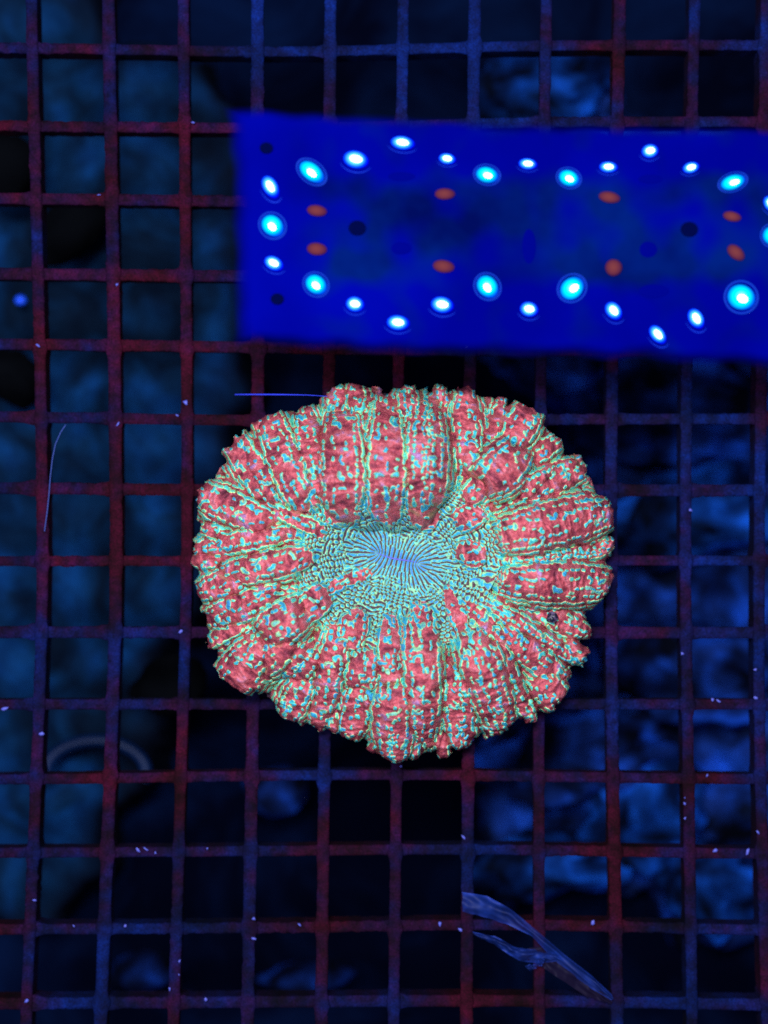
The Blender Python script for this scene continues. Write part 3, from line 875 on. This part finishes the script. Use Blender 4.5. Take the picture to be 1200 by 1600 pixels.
for px, py, a, b, t in [(494, 329, 13, 8, 8), (494, 389, 13, 9, 5), (694, 303, 13, 8, 0), (692, 416, 14, 9, 8), (951, 308, 14, 8, 10), (958, 418, 11, 12, 0), (1143, 338, 12, 7, 12), (1149, 394, 13, 9, 40)]:
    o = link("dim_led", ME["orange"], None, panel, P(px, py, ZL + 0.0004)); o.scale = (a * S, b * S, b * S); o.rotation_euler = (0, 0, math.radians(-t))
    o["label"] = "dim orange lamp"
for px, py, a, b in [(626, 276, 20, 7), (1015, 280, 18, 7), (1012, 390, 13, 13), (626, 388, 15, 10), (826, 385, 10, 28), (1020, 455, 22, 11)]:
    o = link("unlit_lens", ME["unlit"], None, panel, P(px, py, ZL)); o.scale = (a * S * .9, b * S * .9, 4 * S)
hole = bmesh.new(); bmesh.ops.create_circle(hole, cap_ends=True, segments=20, radius=1.0)
hole = bm_mesh("screw_hole", hole, False); hole.materials.append(M_hole)
for px, py, r in [(416, 231, 9), (433, 467, 9), (558, 356, 12), (1077, 358, 12)]:
    o = link("screw_hole", hole, None, panel, P(px, py, ZL + 0.0007)); o.scale = (r * S, r * 0.85 * S, 1)

# ------------------------------------------------------------------ ribbon of algae at the lower right
M_blade, nt, N, L, B = new_mat("thin_blue_algae_blade")
tc = attr(nt, "edge")
c = ramp(nt, noise(nt, 260, 4, 0.6), [(0.3, (0.003, 0.010, 0.08, 1)), (0.6, (0.005, 0.026, 0.22, 1)), (0.78, (0.012, 0.055, 0.45, 1))])
c = mixrgb(nt, tc, c, (0.03, 0.08, 0.60, 1))
L.new(c, B.inputs["Base Color"]); B.inputs["Roughness"].default_value = 0.6
B.inputs["Specular IOR Level"].default_value = 0.3


def blade(name, top, bot, z0, arch, mat, loc_parent=None):
    n, m = 60, 12
    t = np.linspace(0, 1, n)
    top = np.array(top, float); bot = np.array(bot, float)
    tp = np.linspace(0, 1, len(top)); tb = np.linspace(0, 1, len(bot))
    V = []; E = []
    for i, u in enumerate(t):
        a = np.array([np.interp(u, tp, top[:, 0]), np.interp(u, tp, top[:, 1])])
        b = np.array([np.interp(u, tb, bot[:, 0]), np.interp(u, tb, bot[:, 1])])
        for j in range(m):
            v = j / (m - 1); p = a + (b - a) * v
            wig = 2.0 * float(perlin(u * 14, v * 2, 91))
            z = z0 + arch * math.sin(math.pi * v) * (0.5 + 0.8 * math.sin(math.pi * u)) + 0.0011 * float(perlin(u * 9, v * 3, 92))
            V.append((wx(p[0] + wig, z), wy(p[1] + wig, z), z))
            E.append(0.8 * math.exp(-(min(v, 1 - v) / 0.09) ** 2) * (0.35 + 0.65 * (perlin(u * 12, v, 93) > -0.1)))
    Q = np.arange(n * m).reshape(n, m)
    F = np.stack([Q[:-1, :-1], Q[:-1, 1:], Q[1:, 1:], Q[1:, :-1]], -1).reshape(-1, 4)
    V = np.array(V); k = len(V)
    V2 = V.copy(); V2[:, 2] -= 0.00025
    F2 = F[:, ::-1] + k
    return link(name, np_mesh(name, np.vstack([V, V2]), np.vstack([F, F2]), True, {"edge": E + E}), mat, loc_parent)


rib = tag(empty("algae_ribbon", (0, 0, 0)), "torn translucent blue ribbon of algae lying across the grid near the bottom", "algae")
blade("upper_blade", [(722, 1394), (760, 1400), (800, 1422), (840, 1455), (880, 1490), (925, 1525), (958, 1556)],
      [(723, 1424), (755, 1432), (792, 1444), (830, 1462), (868, 1502), (916, 1540), (956, 1564)], 0.0016, 0.0012, M_blade, rib)
blade("lower_blade", [(738, 1456), (775, 1464), (805, 1480), (835, 1484), (862, 1488), (884, 1499)],
      [(742, 1462), (770, 1474), (790, 1488), (812, 1502), (850, 1504), (880, 1502)], 0.0014, 0.0014, M_blade, rib)
B_ = M_blade.node_tree.nodes["Principled BSDF"]; B_.inputs["Alpha"].default_value = 0.36
M_mem = simple("dark_membrane", (0.010, 0.006, 0.026, 1), 0.6, 0.1)
M_mem.node_tree.nodes["Principled BSDF"].inputs["Alpha"].default_value = 0.5
blade("membrane", [(800, 1487), (840, 1480), (880, 1497), (920, 1530), (957, 1562)], [(806, 1496), (840, 1506), (872, 1528), (915, 1556), (955, 1570)], 0.0010, 0.0006, M_mem, rib)
blade("torn_tip", [(820, 1510), (835, 1506), (848, 1496)], [(826, 1516), (838, 1513), (853, 1502)], 0.003, 0.0006, M_blade, rib)

# hair-thin filaments
M_fil = simple("pale_filament", (0.03, 0.05, 0.75, 1), 0.4, 0.3)
tag(tube("filament", [(wx(x, .004), wy(y, .004), z) for x, y, z in [(365, 615, .0005), (400, 615.5, .002), (440, 616.5, .004), (480, 618, .006), (515, 621, .008)]],
         lambda t: 0.00005 + 0.00010 * math.sin(math.pi * min(1, t + .15)), M_fil, 6), "hair-thin straight blue thread reaching the coral's top left", "thread")
M_fil2 = simple("dull_filament", (0.012, 0.035, 0.22, 1), 0.5, 0.3)
tag(tube("filament", [(wx(x), wy(y), .0012) for x, y in [(104, 664), (96, 676), (88, 694), (83, 718), (80, 745), (78, 772), (75, 800), (71, 830)]],
         0.00013, M_fil2, 6), "thin curved dull thread across the left bars of the grid", "thread")

# pale specks of debris on the bars
M_speck = simple("pale_speck", (0.075, 0.085, 0.45, 1), 0.5, 0.3)
specks = []
for s in range(5):
    bm = bmesh.new(); bmesh.ops.create_icosphere(bm, subdivisions=1, radius=1.0)
    for v in bm.verts: v.co *= 1 + 0.6 * random.uniform(-1, 1)
    me = bm_mesh("debris_speck", bm); me.materials.append(M_speck); specks.append(me)
SP = [(60, 540, 3.4), (290, 629, 3), (277, 646, 2.4), (185, 662, 2.2), (303, 186, 3.4), (144, 66, 2), (305, 91, 2), (297, 137, 2), (155, 297, 2.2), (183, 445, 2.4), (76, 412, 2.0), (305, 352, 1.8),
      (8, 1107, 3.4), (76, 1146, 3), (74, 1188, 2), (215, 1320, 3), (228, 1318, 3), (243, 1332, 2.2), (324, 1320, 2.4), (67, 1406, 3), (116, 1432, 3), (196, 1431, 3.6), (401, 1435, 3.4), (468, 1430, 3),
      (399, 1466, 2.2), (281, 1523, 2.4), (284, 1501, 2.6), (254, 1545, 2.6), (42, 1563, 4), (322, 1556, 2.2), (141, 1545, 2), (283, 1190, 2), (328, 1210, 2), (382, 1577, 2), (725, 1309, 3.4), (628, 1197, 2.4),
      (687, 1443, 3), (667, 1437, 2), (719, 1452, 2.4), (926, 1440, 2.6), (858, 1512, 2), (1061, 1256, 3), (1055, 1246, 2.4), (1065, 1278, 2.2), (1117, 1325, 3.2), (1168, 1318, 3.2), (1104, 1212, 3), (1184, 1300, 2.6),
      (1055, 1021, 2.4), (1172, 1046, 3), (1176, 1090, 2.2), (1113, 1094, 3.4), (1122, 1095, 2.6), (1090, 797, 2.4), (1172, 704, 2), (1198, 722, 2), (922, 979, 2), (780, 1156, 2.6), (968, 735, 1.8), (186, 1012, 1.8),
      (178, 963, 2), (165, 922, 1.8), (283, 986, 2.2), (730, 540, 2.6), (404, 33, 2), (1130, 641, 1.8)]
for i, (px, py, r) in enumerate([q_ for q_ in SP if q_[2] > 2.05]):
    # keep the speck on plastic: nearest bar or crossbar
    cols_ = np.array([np.interp(py, RY, c_) for c_ in CX]); rows_ = np.array([np.interp(px, RX, c_) for c_ in CY])
    dx_ = cols_ - px; dy_ = rows_ - py
    ddx = dx_[np.argmin(np.abs(dx_))]; ddy = dy_[np.argmin(np.abs(dy_))]
    if abs(ddx) > 8 and abs(ddy) > 7:
        if abs(ddx) < abs(ddy): px += ddx - math.copysign(7, ddx)
        else: py += ddy - math.copysign(6, ddy)
    z = 0.0002 + r * 0.4 * S
    o = bpy.data.objects.new("debris_speck", specks[i % 5]); COL.objects.link(o)
    o.location = (wx(px), wy(py), z)
    o.scale = (r * S * random.uniform(.8, 1.9), r * S * random.uniform(.5, 1.0), r * 0.7 * S)
    o.rotation_euler = (0, 0, random.uniform(0, 6.28))
    tag(o, "tiny pale violet speck of debris lying on the grid", "debris", "specks of debris on the grid")
